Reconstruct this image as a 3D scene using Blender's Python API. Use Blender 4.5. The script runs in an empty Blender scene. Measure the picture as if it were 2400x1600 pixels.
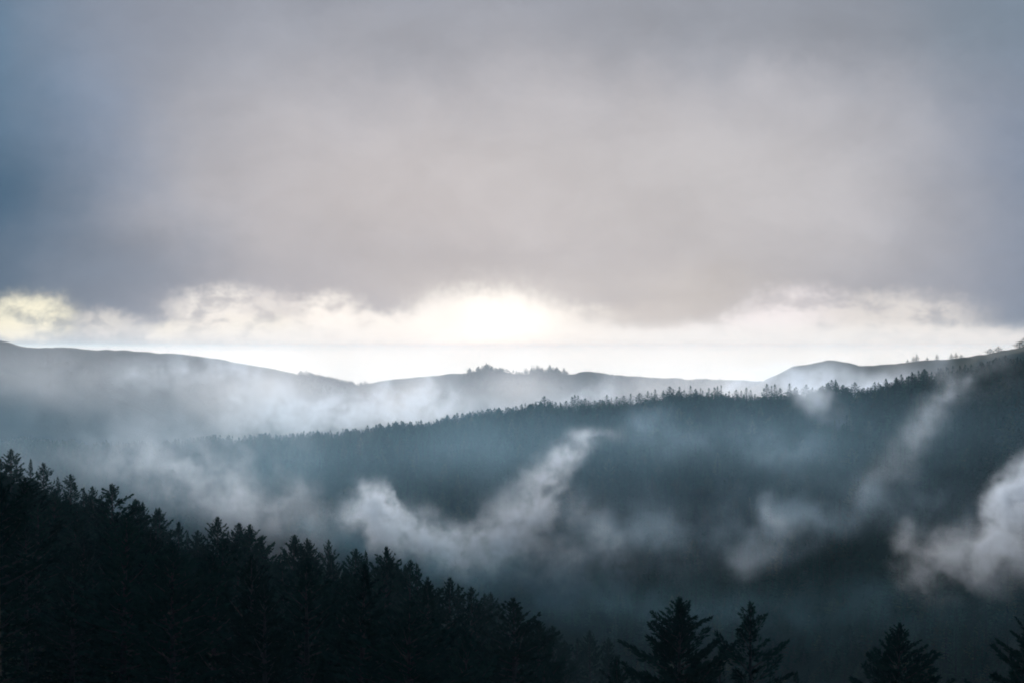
import bpy, math, random
import numpy as np
from mathutils import Vector

R = math.radians
sc = bpy.context.scene
COL = sc.collection

# ------------------------------------------------------------------ camera
F = 5413.0            # focal length in pixels of the 2400 px wide photograph
EYE = 812.0           # row of the true horizon
cam_d = bpy.data.cameras.new('camera')
cam = bpy.data.objects.new('camera', cam_d)
COL.objects.link(cam)
cam_d.sensor_width = 36.0
cam_d.lens = 36.0 * F / 2400.0
cam_d.clip_start = 0.5
cam_d.clip_end = 300000.0
cam.location = (0, 0, 0)
cam.rotation_euler = (R(90) + math.atan((EYE - 800.0) / F), 0, 0)
sc.camera = cam

# ------------------------------------------------------------------ light levels
SUN_AZ = -1.0          # degrees right of the view axis
SUN_EL = 5.0
SUN_STRENGTH = 1.5
SUN_COLOR = (1.0, 0.98, 0.955)
HAZE_DENSITY = 0.28e-4
EXPOSURE = 1.0
HAZE_COLOR = (0.46, 0.80, 1.0)
HAZE_G = 0.36

sc.view_settings.view_transform = 'Standard'
sc.view_settings.look = 'None'
sc.view_settings.gamma = 1.0
sc.view_settings.exposure = EXPOSURE
sc.view_settings.use_curve_mapping = False
sc.cycles.volume_bounces = 1
sc.cycles.max_bounces = 5
sc.cycles.transparent_max_bounces = 64
sc.cycles.diffuse_bounces = 2
sc.cycles.glossy_bounces = 2
sc.cycles.volume_step_rate = 4.0
sc.cycles.volume_max_steps = 256
sc.cycles.filter_width = 1.9

sun_d = bpy.data.lights.new('sun', 'SUN')
sun_d.energy = SUN_STRENGTH
sun_d.angle = R(10)
sun_d.color = SUN_COLOR
sun = bpy.data.objects.new('sun', sun_d)
COL.objects.link(sun)
sun.rotation_euler = (R(-(90 - SUN_EL)), 0, R(-SUN_AZ))


# ------------------------------------------------------------------ node helper
class NT:
    def __init__(self, tree):
        self.t = tree
        self.n = tree.nodes
        self.l = tree.links

    def new(self, kind, **kw):
        nd = self.n.new(kind)
        for k, v in kw.items():
            setattr(nd, k, v)
        return nd

    def put(self, sock, v):
        if v is None:
            return
        if isinstance(v, bpy.types.NodeSocket):
            self.l.new(v, sock)
        else:
            sock.default_value = v

    def math(self, op, a, b=None, c=None, clamp=False):
        nd = self.new('ShaderNodeMath', operation=op)
        nd.use_clamp = clamp
        self.put(nd.inputs[0], a)
        self.put(nd.inputs[1], b)
        self.put(nd.inputs[2], c)
        return nd.outputs[0]

    def vmath(self, op, a, b=None, scale=None):
        nd = self.new('ShaderNodeVectorMath', operation=op)
        self.put(nd.inputs[0], a)
        self.put(nd.inputs[1], b)
        if scale is not None:
            self.put(nd.inputs['Scale'], scale)
        return nd.outputs['Value'] if op in ('LENGTH', 'DOT_PRODUCT', 'DISTANCE') else nd.outputs[0]

    def comb(self, x, y, z=0.0):
        nd = self.new('ShaderNodeCombineXYZ')
        self.put(nd.inputs[0], x)
        self.put(nd.inputs[1], y)
        self.put(nd.inputs[2], z)
        return nd.outputs[0]

    def sep(self, v):
        nd = self.new('ShaderNodeSeparateXYZ')
        self.put(nd.inputs[0], v)
        return nd.outputs

    def noise(self, vec, scale, detail=3.0, rough=0.5, dist=0.0, color=False):
        nd = self.new('ShaderNodeTexNoise')
        self.put(nd.inputs['Vector'], vec)
        self.put(nd.inputs['Scale'], scale)
        self.put(nd.inputs['Detail'], detail)
        self.put(nd.inputs['Roughness'], rough)
        self.put(nd.inputs['Distortion'], dist)
        return nd.outputs['Color' if color else 0]

    def mix(self, fac, a, b, blend='MIX'):
        nd = self.new('ShaderNodeMix', data_type='RGBA', blend_type=blend)
        self.put(nd.inputs[0], fac)
        self.put(nd.inputs[6], a)
        self.put(nd.inputs[7], b)
        return nd.outputs[2]

    def mrange(self, v, a, b, c=0.0, d=1.0, smooth=True):
        nd = self.new('ShaderNodeMapRange', interpolation_type='SMOOTHSTEP' if smooth else 'LINEAR')
        for i, x in enumerate((v, a, b, c, d)):
            self.put(nd.inputs[i], x)
        return nd.outputs[0]


def lin(r, g, b):
    f = lambda c: ((c / 255.0 + 0.055) / 1.055) ** 2.4 if c > 10 else c / 255.0 / 12.92
    return (f(r), f(g), f(b))


# ------------------------------------------------------------------ sky
SKY_STRENGTH = 0.1
world = bpy.data.worlds.new('World')
sc.world = world
world.use_nodes = True
world.node_tree.nodes.clear()
W = NT(world.node_tree)
out = W.new('ShaderNodeOutputWorld')
bg = W.new('ShaderNodeBackground')
bg.inputs['Strength'].default_value = SKY_STRENGTH
W.l.new(bg.outputs[0], out.inputs['Surface'])
neb = W.new('ShaderNodeTexSky', sky_type='NISHITA')
neb.sun_disc = False
neb.sun_elevation = R(SUN_EL)
neb.sun_rotation = R(SUN_AZ)
tc = W.new('ShaderNodeTexCoord')
d = W.vmath('NORMALIZE', tc.outputs['Generated'])
dx, dy, dz = W.sep(d)
az = W.math('MULTIPLY', W.math('ARCTAN2', dx, dy), 180 / math.pi)
el = W.math('MULTIPLY', W.math('ARCSINE', dz), 180 / math.pi)
V = W.comb(az, el)


def A(px):
    return math.degrees(math.atan((px - 1200.0) / F))


def E(py):
    return math.degrees(math.atan((EYE - py) / F))


# soft warp so that every cloud edge is ragged
n1 = W.noise(V, 0.55, 2.0, 0.5, color=True)
n2 = W.noise(V, 3.2, 5.0, 0.62, color=True)
w1 = W.vmath('SCALE', W.vmath('SUBTRACT', n1, (0.5, 0.5, 0.5)), scale=1.3)
w2 = W.vmath('SCALE', W.vmath('SUBTRACT', n2, (0.5, 0.5, 0.5)), scale=0.5)
VF = W.vmath('ADD', V, w2)
VS = W.vmath('ADD', W.vmath('ADD', V, w1), W.vmath('SCALE', w2, None, scale=1.0))


def blob(vec, px, py, sx, sy, amp=1.0, power=1.0):
    """gaussian patch centred where pixel (px, py) looks, sizes in pixels"""
    s = 1 / 94.5
    e = W.vmath('SUBTRACT', vec, (A(px), E(py), 0))
    e = W.vmath('MULTIPLY', e, (1 / (sx * s), 1 / (sy * s), 0))
    q = W.vmath('DOT_PRODUCT', e, e)
    if power != 1.0:
        q = W.math('POWER', q, power)
    g = W.math('EXPONENT', W.math('MULTIPLY', q, -1.0))
    return W.math('MULTIPLY', g, amp) if amp != 1.0 else g


def paint(base, vec, px, py, sx, sy, rgb, amount=1.0, power=1.0):
    return W.mix(blob(vec, px, py, sx, sy, amount, power), base, (*lin(*rgb), 1))


col = W.mix(W.mrange(el, 0.0, 60.0, smooth=False), (*lin(66, 94, 122), 1), (*lin(58, 80, 106), 1))
# the deck of cloud, lighter in front where the low sun stands behind it
col = paint(col, VS, 1300, 330, 1800, 760, (150, 157, 170), 1.0, 1.5)
col = paint(col, VS, 1300, 430, 1080, 400, (184, 183, 190), 0.95, 1.15)
col = paint(col, VS, 1550, 470, 820, 260, (197, 195, 198), 0.8, 1.2)
col = paint(col, VS, 900, 430, 420, 190, (198, 193, 195), 0.5)
col = paint(col, VS, 170, 280, 190, 260, (143, 159, 184), 0.65)
col = paint(col, VS, 340, 40, 170, 120, (138, 145, 160), 0.4)
col = paint(col, VS, -160, 520, 390, 330, (44, 86, 116), 1.0, 1.2)
col = paint(col, VS, 290, 640, 240, 90, (122, 139, 160), 0.6)
col = paint(col, VS, -120, 120, 240, 330, (84, 122, 152), 0.8)
col = paint(col, VS, 2560, 430, 330, 520, (112, 130, 155), 0.85)
col = paint(col, VS, 2330, 60, 230, 150, (112, 134, 152), 0.55)
col = paint(col, VS, 1750, 60, 520, 110, (136, 143, 154), 0.55)
col = paint(col, VS, 960, 90, 280, 100, (150, 154, 164), 0.4)
col = paint(col, VS, 1000, 640, 360, 60, (178, 177, 182), 0.55)
col = paint(col, VS, 1640, 690, 200, 70, (196, 192, 190), 0.7)
# streaky unevenness of the deck
nz = W.noise(W.vmath('MULTIPLY', VF, (0.5, 0.85, 0)), 0.55, 6.0, 0.58, 0.3)
col = W.mix(1.0, col, W.comb(*(W.mrange(nz, 0.28, 0.72, 0.89, 1.07, smooth=False),) * 3), 'MULTIPLY')
# the bright slot above the horizon, torn into cells
cells = W.mrange(W.noise(W.vmath('MULTIPLY', V, (1, 1.5, 0)), 1.5, 4.0, 0.55, 0.2), 0.32, 0.60, 0.40, 1.0)
wr = (252, 248, 243)
for (px, py, sx, sy, rgb, am) in [
    (70, 745, 100, 55, (250, 246, 222), 1.0), (240, 762, 70, 36, (226, 224, 220), .75), (20, 775, 60, 26, (245, 240, 215), .8),
    (400, 782, 70, 26, (244, 240, 226), .85), (330, 765, 45, 28, (220, 219, 219), .6), (520, 735, 130, 60, wr, .85), (640, 712, 90, 32, (234, 230, 228), .6), (660, 775, 200, 34, (248, 245, 236), .9),
    (770, 735, 90, 48, wr, 1.0), (850, 770, 160, 38, (255, 252, 248), 1.0),
    (1010, 770, 110, 38, (252, 250, 246), .9),
    (1370, 745, 120, 30, (232, 229, 226), .75), (1450, 790, 220, 26, (246, 243, 240), .9),
    (1680, 790, 230, 38, (248, 244, 245), .95), (1870, 740, 130, 66, (238, 233, 236), .9), (1790, 770, 150, 45, (246, 242, 244), .8),
    (2100, 745, 190, 60, (229, 225, 222), .85), (2130, 790, 300, 32, (236, 232, 228), .9), (2310, 800, 170, 26, (226, 222, 220), .8),
]:
    g_ = W.math('MULTIPLY', blob(VF, px, py, sx, sy, am, 2.0), cells)
    col = W.mix(g_, col, (*lin(*rgb), 1))
col = paint(col, V, 1350, 796, 1150, 38, (240, 242, 243), .85, 1.6)
col = paint(col, VF, 1130, 775, 330, 50, (255, 252, 248), .8, 1.6)
hot = blob(VF, 1150, 738, 160, 60, 1.0, 1.8)
col = W.mix(hot, col, (1.25, 1.22, 1.15, 1))
col = paint(col, VF, 1040, 745, 70, 50, (255, 253, 250), .85, 1.4)
col = paint(col, VF, 1180, 690, 260, 60, (238, 234, 230), .35)
col = paint(col, VF, 1530, 738, 120, 34, (206, 202, 201), .75, 1.5)
cloud = W.mix(1.0, col, (1 / SKY_STRENGTH / 2 ** EXPOSURE,) * 3 + (1,), 'MULTIPLY')
final = W.mix(0.996, neb.outputs[0], cloud)
W.l.new(final, bg.inputs['Color'])
world.cycles.sampling_method = 'MANUAL'
world.cycles.sample_map_resolution = 2048


# ------------------------------------------------------------------ materials
def material(name, build):
    m = bpy.data.materials.new(name)
    m.use_nodes = True
    m.node_tree.nodes.clear()
    t = NT(m.node_tree)
    o = t.new('ShaderNodeOutputMaterial')
    build(t, o)
    return m


def surf(name, c1, c2, scale=0.3, rough=0.8, c3=None, random_amount=0.0, spec=0.15, bump=0.0):
    def b(t, o):
        p = t.new('ShaderNodeBsdfPrincipled')
        g = t.new('ShaderNodeNewGeometry').outputs['Position']
        n = t.noise(g, scale, 5.0, 0.6)
        c = t.mix(t.mrange(n, 0.32, 0.68), (*c1, 1), (*c2, 1))
        if c3:
            r = t.new('ShaderNodeObjectInfo').outputs['Random']
            c = t.mix(t.mrange(r, 0.80, 1.0, 0, 0.45), c, (*c3, 1))
        if random_amount:
            r2 = t.new('ShaderNodeObjectInfo').outputs['Random']
            v = t.math('MULTIPLY_ADD', t.math('FRACT', t.math('MULTIPLY', r2, 7.31)), random_amount, 1 - random_amount / 2)
            c = t.mix(1.0, c, t.comb(v, v, v), 'MULTIPLY')
        t.put(p.inputs['Base Color'], c)
        p.inputs['Roughness'].default_value = rough
        p.inputs['Specular IOR Level'].default_value = spec
        if bump:
            bn = t.new('ShaderNodeBump')
            bn.inputs['Strength'].default_value = 0.6
            bn.inputs['Distance'].default_value = bump
            t.put(bn.inputs['Height'], t.noise(g, scale * 3, 6.0, 0.65))
            t.l.new(bn.outputs[0], p.inputs['Normal'])
        t.l.new(p.outputs[0], o.inputs['Surface'])
    return material(name, b)


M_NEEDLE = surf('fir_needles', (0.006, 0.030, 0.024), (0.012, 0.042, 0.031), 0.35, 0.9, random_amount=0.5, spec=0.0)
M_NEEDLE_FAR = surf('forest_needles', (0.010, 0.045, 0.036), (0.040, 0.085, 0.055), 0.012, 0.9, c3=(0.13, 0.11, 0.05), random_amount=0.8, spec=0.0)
M_BARK = surf('fir_bark', (0.016, 0.024, 0.024), (0.034, 0.044, 0.042), 1.5, 0.9, bump=0.05)
M_FLOOR = surf('forest_floor', (0.030, 0.038, 0.022), (0.055, 0.055, 0.032), 0.06, 0.95, bump=0.6)


def water_mat(t, o):
    p = t.new('ShaderNodeBsdfPrincipled')
    p.inputs['Base Color'].default_value = (0.02, 0.045, 0.05, 1)
    p.inputs['Roughness'].default_value = 0.85
    p.inputs['Specular IOR Level'].default_value = 0.12
    p.inputs['IOR'].default_value = 1.33
    b = t.new('ShaderNodeBump')
    b.inputs['Strength'].default_value = 0.5
    b.inputs['Distance'].default_value = 2.0
    t.put(b.inputs['Height'], t.noise(t.new('ShaderNodeNewGeometry').outputs['Position'], 0.02, 4.0))
    t.l.new(b.outputs[0], p.inputs['Normal'])
    t.l.new(p.outputs[0], o.inputs['Surface'])


M_WATER = material('sea_water', water_mat)


def link(name, verts, faces, mats, parent=None, midx=None, smooth=False, loc=None):
    me = bpy.data.meshes.new(name)
    if isinstance(verts, np.ndarray) and isinstance(faces, np.ndarray):
        k = faces.shape[1]
        me.vertices.add(len(verts))
        me.vertices.foreach_set('co', verts.astype(np.float32).ravel())
        me.loops.add(faces.size)
        me.loops.foreach_set('vertex_index', faces.astype(np.int32).ravel())
        me.polygons.add(len(faces))
        me.polygons.foreach_set('loop_start', (np.arange(len(faces)) * k).astype(np.int32))
        if midx is not None:
            me.polygons.foreach_set('material_index', np.asarray(midx, dtype=np.int32))
        me.update(calc_edges=True)
        me.validate()
    else:
        me.from_pydata([tuple(v) for v in verts], [], [tuple(f) for f in faces])
    for m in (mats if isinstance(mats, (list, tuple)) else [mats]):
        me.materials.append(m)
    if smooth:
        me.polygons.foreach_set('use_smooth', [True] * len(me.polygons))
    o = bpy.data.objects.new(name, me)
    COL.objects.link(o)
    if parent:
        o.parent = parent
    if loc is not None:
        o.location = loc
    return o


# ------------------------------------------------------------------ terrain
def vnoise(x, y, seed):
    rs = np.random.RandomState(seed)
    tab = rs.rand(256, 256)
    xi, yi = np.floor(x).astype(int), np.floor(y).astype(int)
    fx, fy = x - xi, y - yi
    fx, fy = fx * fx * (3 - 2 * fx), fy * fy * (3 - 2 * fy)
    g = lambda i, j: tab[i % 256, j % 256]
    return ((g(xi, yi) * (1 - fx) + g(xi + 1, yi) * fx) * (1 - fy) + (g(xi, yi + 1) * (1 - fx) + g(xi + 1, yi + 1) * fx) * fy) - 0.5


def fbm(x, y, scale, seed, octaves=4):
    s, a = 0, 1.0
    for i in range(octaves):
        s = s + a * vnoise(x / scale * 2 ** i, y / scale * 2 ** i, seed + i)
        a *= 0.5
    return s


NY = np.array([0, 60, 120, 230, 330, 450, 560, 700, 850, 1000, 1250.])
NU = np.array([-3000, -600, 0, 400, 800, 1200, 1600, 2400, 3200, 6000.])
NZ = np.array([
    [-3] * 10,
    [-10, -12, -13, -14, -15, -16, -16, -16, -14, -12],
    [-16, -22, -24, -26, -28, -29, -30, -30, -26, -20],
    [-20, -36, -42, -47, -52, -57, -60, -58, -50, -30],
    [-20, -38, -46, -54, -63, -72, -86, -80, -66, -36],
    [-20, -36, -46, -62, -76, -92, -118, -110, -84, -44],
    [-24, -36, -51, -70, -86, -110, -140, -138, -110, -60],
    [-50, -60, -78, -92, -104, -116, -160, -165, -135, -80],
    [-110, -120, -140, -155, -165, -170, -190, -190, -160, -110],
    [-180, -190, -210, -215, -215, -215, -220, -215, -180, -140],
    [-260, -270, -280, -280, -280, -280, -280, -280, -260, -220],
], dtype=float)


def near_h(u, Y):
    j = np.clip(np.searchsorted(NY, Y) - 1, 0, len(NY) - 2)
    ty = np.clip((Y - NY[j]) / (NY[j + 1] - NY[j]), 0, 1)
    rows = np.array([np.interp(u, NU, r) for r in NZ])
    k = np.arange(len(u))
    return rows[j, k] * (1 - ty) + rows[j + 1, k] * ty


RIDGES = {
    'B': (([-6000, -600, 0, 400, 600, 860, 1085, 1276, 1400, 1569, 1700, 1815, 1900, 2000, 2100, 2200, 2300, 2400, 3000, 6000],
           [900, 1060, 1065, 1068, 1056, 1046, 1016, 986, 978, 958, 960, 950, 945, 938, 925, 915, 905, 890, 830, 750],
           [2000, 1900, 1850, 1750, 1700, 1650, 1650, 1650, 1650, 1650, 1650, 1600, 1550, 1480, 1400, 1350, 1300, 1220, 950, 800]), .30, .35),
    'C': (([-6000, 1500, 1770, 1800, 1860, 1890, 1940, 1990, 2015, 2080, 2150, 2220, 2300, 2350, 2400, 2440, 3000, 6000],
           [1300, 990, 903, 884, 857, 853, 843, 850, 857, 852, 845, 842, 832, 824, 812, 800, 760, 750],
           [2700, 2700, 2700, 2650, 2650, 2650, 2650, 2600, 2600, 2550, 2500, 2450, 2400, 2380, 2350, 2300, 2000, 1800]), .30, .4),
    'D': (([-6000, -600, -60, 0, 25, 45, 60, 100, 200, 300, 430, 560, 650, 720, 780, 860, 1000, 6000],
           [760, 780, 790, 796, 803, 811, 814, 813, 815, 820, 829, 848, 864, 878, 890, 910, 960, 1400],
           [2500, 2700, 2900, 2900, 2900, 2900, 2900, 2900, 2900, 2950, 3000, 3050, 3050, 3050, 3050, 3050, 3050, 3050]), .30, .4),
    'E': (([-6000, 300, 600, 720, 780, 830, 860, 950, 1030, 1090, 1120, 1140, 1180, 1210, 1300, 1380, 1470, 1560, 1640, 1780, 2000, 2400, 6000],
           [900, 930, 900, 886, 891, 900, 898, 888, 880, 875, 869, 866, 869, 874, 871, 872, 882, 888, 890, 890, 890, 890, 860],
           [3900] * 23), .28, .35),
}


def terrain(x, y):  # noqa
    x = np.atleast_1d(np.asarray(x, float))
    y = np.atleast_1d(np.asarray(y, float))
    r = np.hypot(x, y)
    th = np.arctan2(x, y)
    c = np.clip(th, -R(45), R(45))
    u = 1200 + F * np.tan(c)
    Y = r * np.cos(np.clip(th, -R(14), R(14)))
    z = near_h(u, Y) + fbm(x, y, 60, 3) * np.clip(Y / 200, 0, 1) * 6
    bump = fbm(x, y, 340, 11, 5)
    for k, ((us, ps, ys), front, back) in RIDGES.items():
        Yc = np.interp(u, us, ys)
        Zc = (EYE - np.interp(u, us, ps)) / F * Yc + fbm(u, u * 0, 70, 41, 4) * {'E': 7.0, 'B': 4.0}.get(k, 2.5)
        dY = Yc - Y
        # a slope that is level at the crest and has spurs and gullies further down
        off = np.abs(dY)
        drop = np.where(dY > 0, front, back) * (off * off / (off + 60))
        spur = bump * np.clip(off / 300, 0, 1) * 90
        spur = np.minimum(spur, drop * 0.6)
        z = np.maximum(z, Zc - drop + spur)
    z = np.maximum(z, -318 + bump * 8)
    z = z - np.clip((Y - 4300) / 800, 0, 1) * 600
    return np.maximum(z, -345)


def build_ground():
    fine = np.arange(-15, 15.001, 0.085)
    right = [15 + 0.4 * i for i in range(1, 26)]
    coarse = list(np.linspace(27, 333, 103))
    left = [-15 - 0.4 * i for i in range(1, 26)][::-1]
    ths = np.concatenate([np.array(left), fine, np.array(right), np.array(coarse)])
    rs = np.concatenate([[3.0], np.geomspace(8, 600, 110), np.arange(606, 2000, 8.), np.geomspace(2005, 5400, 170)])
    T, Rr = np.meshgrid(np.radians(ths), rs)
    x, y = Rr * np.sin(T), Rr * np.cos(T)
    z = terrain(x.ravel(), y.ravel()).reshape(x.shape)
    nr, nc = x.shape
    v = np.stack([x.ravel(), y.ravel(), z.ravel()], 1)
    v = np.vstack([v, [[0, 0, -3]]])
    i, j = np.meshgrid(np.arange(nr - 1), np.arange(nc), indexing='ij')
    jn = (j + 1) % nc
    f = np.stack([i * nc + j, i * nc + jn, (i + 1) * nc + jn, (i + 1) * nc + j], -1).reshape(-1, 4)[:, ::-1]
    o = link('ground', v, f, [M_GROUND], smooth=True)
    o['kind'] = 'structure'
    # cap right under the viewpoint
    me = o.data
    return o


def ground_mat(t, o):
    p = t.new('ShaderNodeBsdfPrincipled')
    g = t.new('ShaderNodeNewGeometry').outputs['Position']
    forest = t.mix(t.mrange(t.noise(g, 0.03, 6.0, 0.65), .3, .7), (0.010, 0.028, 0.022, 1), (0.026, 0.044, 0.032, 1))
    grass = t.mix(t.mrange(t.noise(g, 0.012, 5.0, 0.6), .35, .65), (0.09, 0.085, 0.045, 1), (0.06, 0.065, 0.038, 1))
    x, y, z = t.sep(g)
    open_land = t.math('MULTIPLY', t.mrange(y, 2150, 2250), t.mrange(z, -60, -25))
    t.put(p.inputs['Base Color'], t.mix(open_land, forest, grass))
    p.inputs['Roughness'].default_value = 0.95
    p.inputs['Specular IOR Level'].default_value = 0.1
    b = t.new('ShaderNodeBump')
    b.inputs['Strength'].default_value = 0.7
    b.inputs['Distance'].default_value = 2.0
    t.put(b.inputs['Height'], t.noise(g, 0.15, 6.0, 0.7))
    t.l.new(b.outputs[0], p.inputs['Normal'])
    t.l.new(p.outputs[0], o.inputs['Surface'])


M_GROUND = material('hillside_ground', ground_mat)
build_ground()

SEA_Z, SEA_R = -330.0, 60000.0
sv, sf = [], []
rad = [2500, 6000, 14000, 30000, SEA_R]
for r_ in rad:
    for k in range(96):
        a_ = 2 * math.pi * k / 96
        sv.append((r_ * math.sin(a_), r_ * math.cos(a_), SEA_Z))
for i in range(len(rad) - 1):
    for k in range(96):
        sf.append((i * 96 + k, (i + 1) * 96 + k, (i + 1) * 96 + (k + 1) % 96, i * 96 + (k + 1) % 96))
sea = link('sea', sv, sf, M_WATER)
sea['kind'] = 'structure'


# ------------------------------------------------------------------ haze
def haze_mat(t, o):
    v = t.new('ShaderNodeVolumePrincipled')
    v.inputs['Color'].default_value = (*HAZE_COLOR, 1)
    v.inputs['Density'].default_value = HAZE_DENSITY
    v.inputs['Anisotropy'].default_value = HAZE_G
    v.inputs['Absorption Color'].default_value = (1, 1, 1, 1)      # clear air: it scatters, it does not absorb
    t.l.new(v.outputs[0], o.inputs['Volume'])


def box(name, lo, hi, m):
    v = [(x, y, z) for x in (lo[0], hi[0]) for y in (lo[1], hi[1]) for z in (lo[2], hi[2])]
    f = [(0, 1, 3, 2), (4, 6, 7, 5), (0, 4, 5, 1), (2, 3, 7, 6), (0, 2, 6, 4), (1, 5, 7, 3)]
    return link(name, v, f, m)


M_HAZE = material('valley_haze', haze_mat)
hz = box('haze', (-62000, -62000, -346), (62000, 62000, 40), M_HAZE)
hz['kind'] = 'stuff'


# ------------------------------------------------------------------ mist banks
def mist_mat(density, color, g, clear=False):
    def b(t, o):
        v = t.new('ShaderNodeVolumePrincipled')
        v.inputs['Color'].default_value = (*color, 1)
        v.inputs['Density'].default_value = density
        v.inputs['Anisotropy'].default_value = g
        if clear:
            v.inputs['Absorption Color'].default_value = (1, 1, 1, 1)
        t.l.new(v.outputs[0], o.inputs['Volume'])
    return material('mist', b)


MIST_COLOR = (0.73, 0.83, 0.96)
MIST_G = 0.55


def P(px, py, Y):
    return Vector(((px - 1200.0) / F * Y, Y, (EYE - py) / F * Y))


def mist(name, strands, density, voxel, warp, nscale, contrast=1.0, zflat=1.0, depth=1.0, seed=0, label=None, color=None, fat=1.0):
    """strands: lists of (px, py, distance, radius in px, weight).  Each is a soft rope of fog in world space."""
    pts, rad_, wt = [], [], []
    for s in strands:
        for a, b in zip(s[:-1], s[1:]) if len(s) > 1 else [(s[0], s[0])]:
            pa, pb = P(*a[:3]), P(*b[:3])
            ra, rb = fat * a[3] / F * a[2], fat * b[3] / F * b[2]
            n = max(1, int((pb - pa).length / (0.12 * min(ra, rb)))) if a is not b else 1
            for i in range(n + (b is s[-1])):
                t_ = i / n
                pts.append(pa.lerp(pb, t_))
                rad_.append(ra * (1 - t_) + rb * t_)
                wt.append(a[4] * (1 - t_) + b[4] * t_)
    pad = max(rad_) * 1.15
    lo = Vector((min(p.x for p in pts) - pad, min(p.y for p in pts) - pad * depth, min(p.z for p in pts) - pad))
    hi = Vector((max(p.x for p in pts) + pad, max(p.y for p in pts) + pad * depth, max(p.z for p in pts) + pad))
    c = (lo + hi) / 2
    me = bpy.data.meshes.new(name)
    # distances are measured in a space squeezed along the view depth, so a bank can be deeper than it is tall
    me.from_pydata([((p.x - c.x), (p.y - c.y) / depth, (p.z - c.z)) for p in pts], [], [])
    for nm, arr in (('rad', rad_), ('wt', wt)):
        at = me.attributes.new(nm, 'FLOAT', 'POINT')
        at.data.foreach_set('value', arr)
    o = bpy.data.objects.new(name, me)
    COL.objects.link(o)
    o.location = c
    o['kind'] = 'stuff'
    if label:
        o['label'] = label
    mat = mist_mat(density, color or MIST_COLOR, MIST_G, color is not None)
    me.materials.append(mat)
    g = bpy.data.node_groups.new(name + '_field', 'GeometryNodeTree')
    g.interface.new_socket('Geometry', in_out='INPUT', socket_type='NodeSocketGeometry')
    g.interface.new_socket('Geometry', in_out='OUTPUT', socket_type='NodeSocketGeometry')
    t = NT(g)
    gi, go = t.new('NodeGroupInput'), t.new('NodeGroupOutput')
    pos = t.new('GeometryNodeInputPosition').outputs[0]
    q0 = t.vmath('ADD', pos, (seed * 371.3, seed * 91.7, seed * 17.1))
    wv = t.vmath('SUBTRACT', t.noise(q0, 1 / nscale * 0.6, 3.0, 0.6, color=True), (.5, .5, .5))
    pw = t.vmath('ADD', pos, t.vmath('SCALE', wv, scale=warp * 2))
    wv2 = t.vmath('SUBTRACT', t.noise(q0, 1 / nscale * 2.4, 3.0, 0.6, color=True), (.5, .5, .5))
    pw = t.vmath('ADD', pw, t.vmath('SCALE', wv2, scale=warp * 0.7))
    sq = t.vmath('MULTIPLY', pw, (1, 1 / depth, 1))
    near = t.new('GeometryNodeSampleNearest', domain='POINT')
    t.l.new(gi.outputs[0], near.inputs['Geometry'])
    t.l.new(sq, near.inputs['Sample Position'])

    def samp(nm, typ='FLOAT'):
        si = t.new('GeometryNodeSampleIndex', data_type=typ, domain='POINT')
        t.l.new(gi.outputs[0], si.inputs['Geometry'])
        if nm == 'pos':
            t.l.new(t.new('GeometryNodeInputPosition').outputs[0], si.inputs['Value'])
        else:
            na = t.new('GeometryNodeInputNamedAttribute', data_type=typ)
            na.inputs['Name'].default_value = nm
            t.l.new(na.outputs[0], si.inputs['Value'])
        t.l.new(near.outputs[0], si.inputs['Index'])
        return si.outputs[0]

    dist = t.vmath('DISTANCE', sq, samp('pos', 'FLOAT_VECTOR'))
    q = t.math('DIVIDE', dist, samp('rad'))
    body = t.math('SUBTRACT', 1.0, q, clamp=True)
    body = t.math('MULTIPLY', body, body)
    nn = t.noise(t.vmath('MULTIPLY', t.vmath('ADD', pw, (seed * 31.3, 7, 3)), (1, 1, zflat)), 1 / nscale, 5.0, 0.62, 0.3)
    nn = t.mrange(nn, 0.5 - 0.2 / contrast, 0.5 + 0.25 / contrast, 0.0, 1.0)
    dens = t.math('MULTIPLY', t.math('MULTIPLY', body, nn), samp('wt'))
    vc = t.new('GeometryNodeVolumeCube')
    t.l.new(dens, vc.inputs['Density'])
    vc.inputs['Min'].default_value = lo - c
    vc.inputs['Max'].default_value = hi - c
    for k, ax in enumerate('XYZ'):
        vc.inputs['Resolution ' + ax].default_value = max(8, int((hi - lo)[k] / (voxel * (1.6 if ax == 'Y' else 1.0))))
    sm = t.new('GeometryNodeSetMaterial')
    sm.inputs['Material'].default_value = mat
    t.l.new(vc.outputs[0], sm.inputs[0])
    t.l.new(sm.outputs[0], go.inputs[0])
    md = o.modifiers.new('field', 'NODES')
    md.node_group = g
    return o


# bank of sea fog lying far out over the water
def slab(name, y0, y1, z0, z1, hw, m):
    nx, ny = 60, 10
    v, f = [], []
    rs = np.random.RandomState(4)
    for lay in (0, 1):
        for j in range(ny + 1):
            for i in range(nx + 1):
                v.append(((i / nx * 2 - 1) * hw, y0 + (y1 - y0) * j / ny, (z1 + 98.0 * (j / ny) ** 0.8 + rs.uniform(-6, 6) if j < ny else z0 + 2) if lay else z0))
    N = (nx + 1) * (ny + 1)
    for j in range(ny):
        for i in range(nx):
            a = j * (nx + 1) + i
            f.append((a, a + nx + 1, a + nx + 2, a + 1))
            f.append((N + a, N + a + 1, N + a + nx + 2, N + a + nx + 1))
    edge = [i for i in range(nx + 1)] + [j * (nx + 1) + nx for j in range(1, ny + 1)] + [ny * (nx + 1) + i for i in range(nx - 1, -1, -1)] + [j * (nx + 1) for j in range(ny - 1, 0, -1)]
    for k in range(len(edge)):
        a, b = edge[k], edge[(k + 1) % len(edge)]
        f.append((a, b, N + b, N + a))
    o = link(name, v, f, m)
    o['kind'] = 'stuff'
    return o


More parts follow.
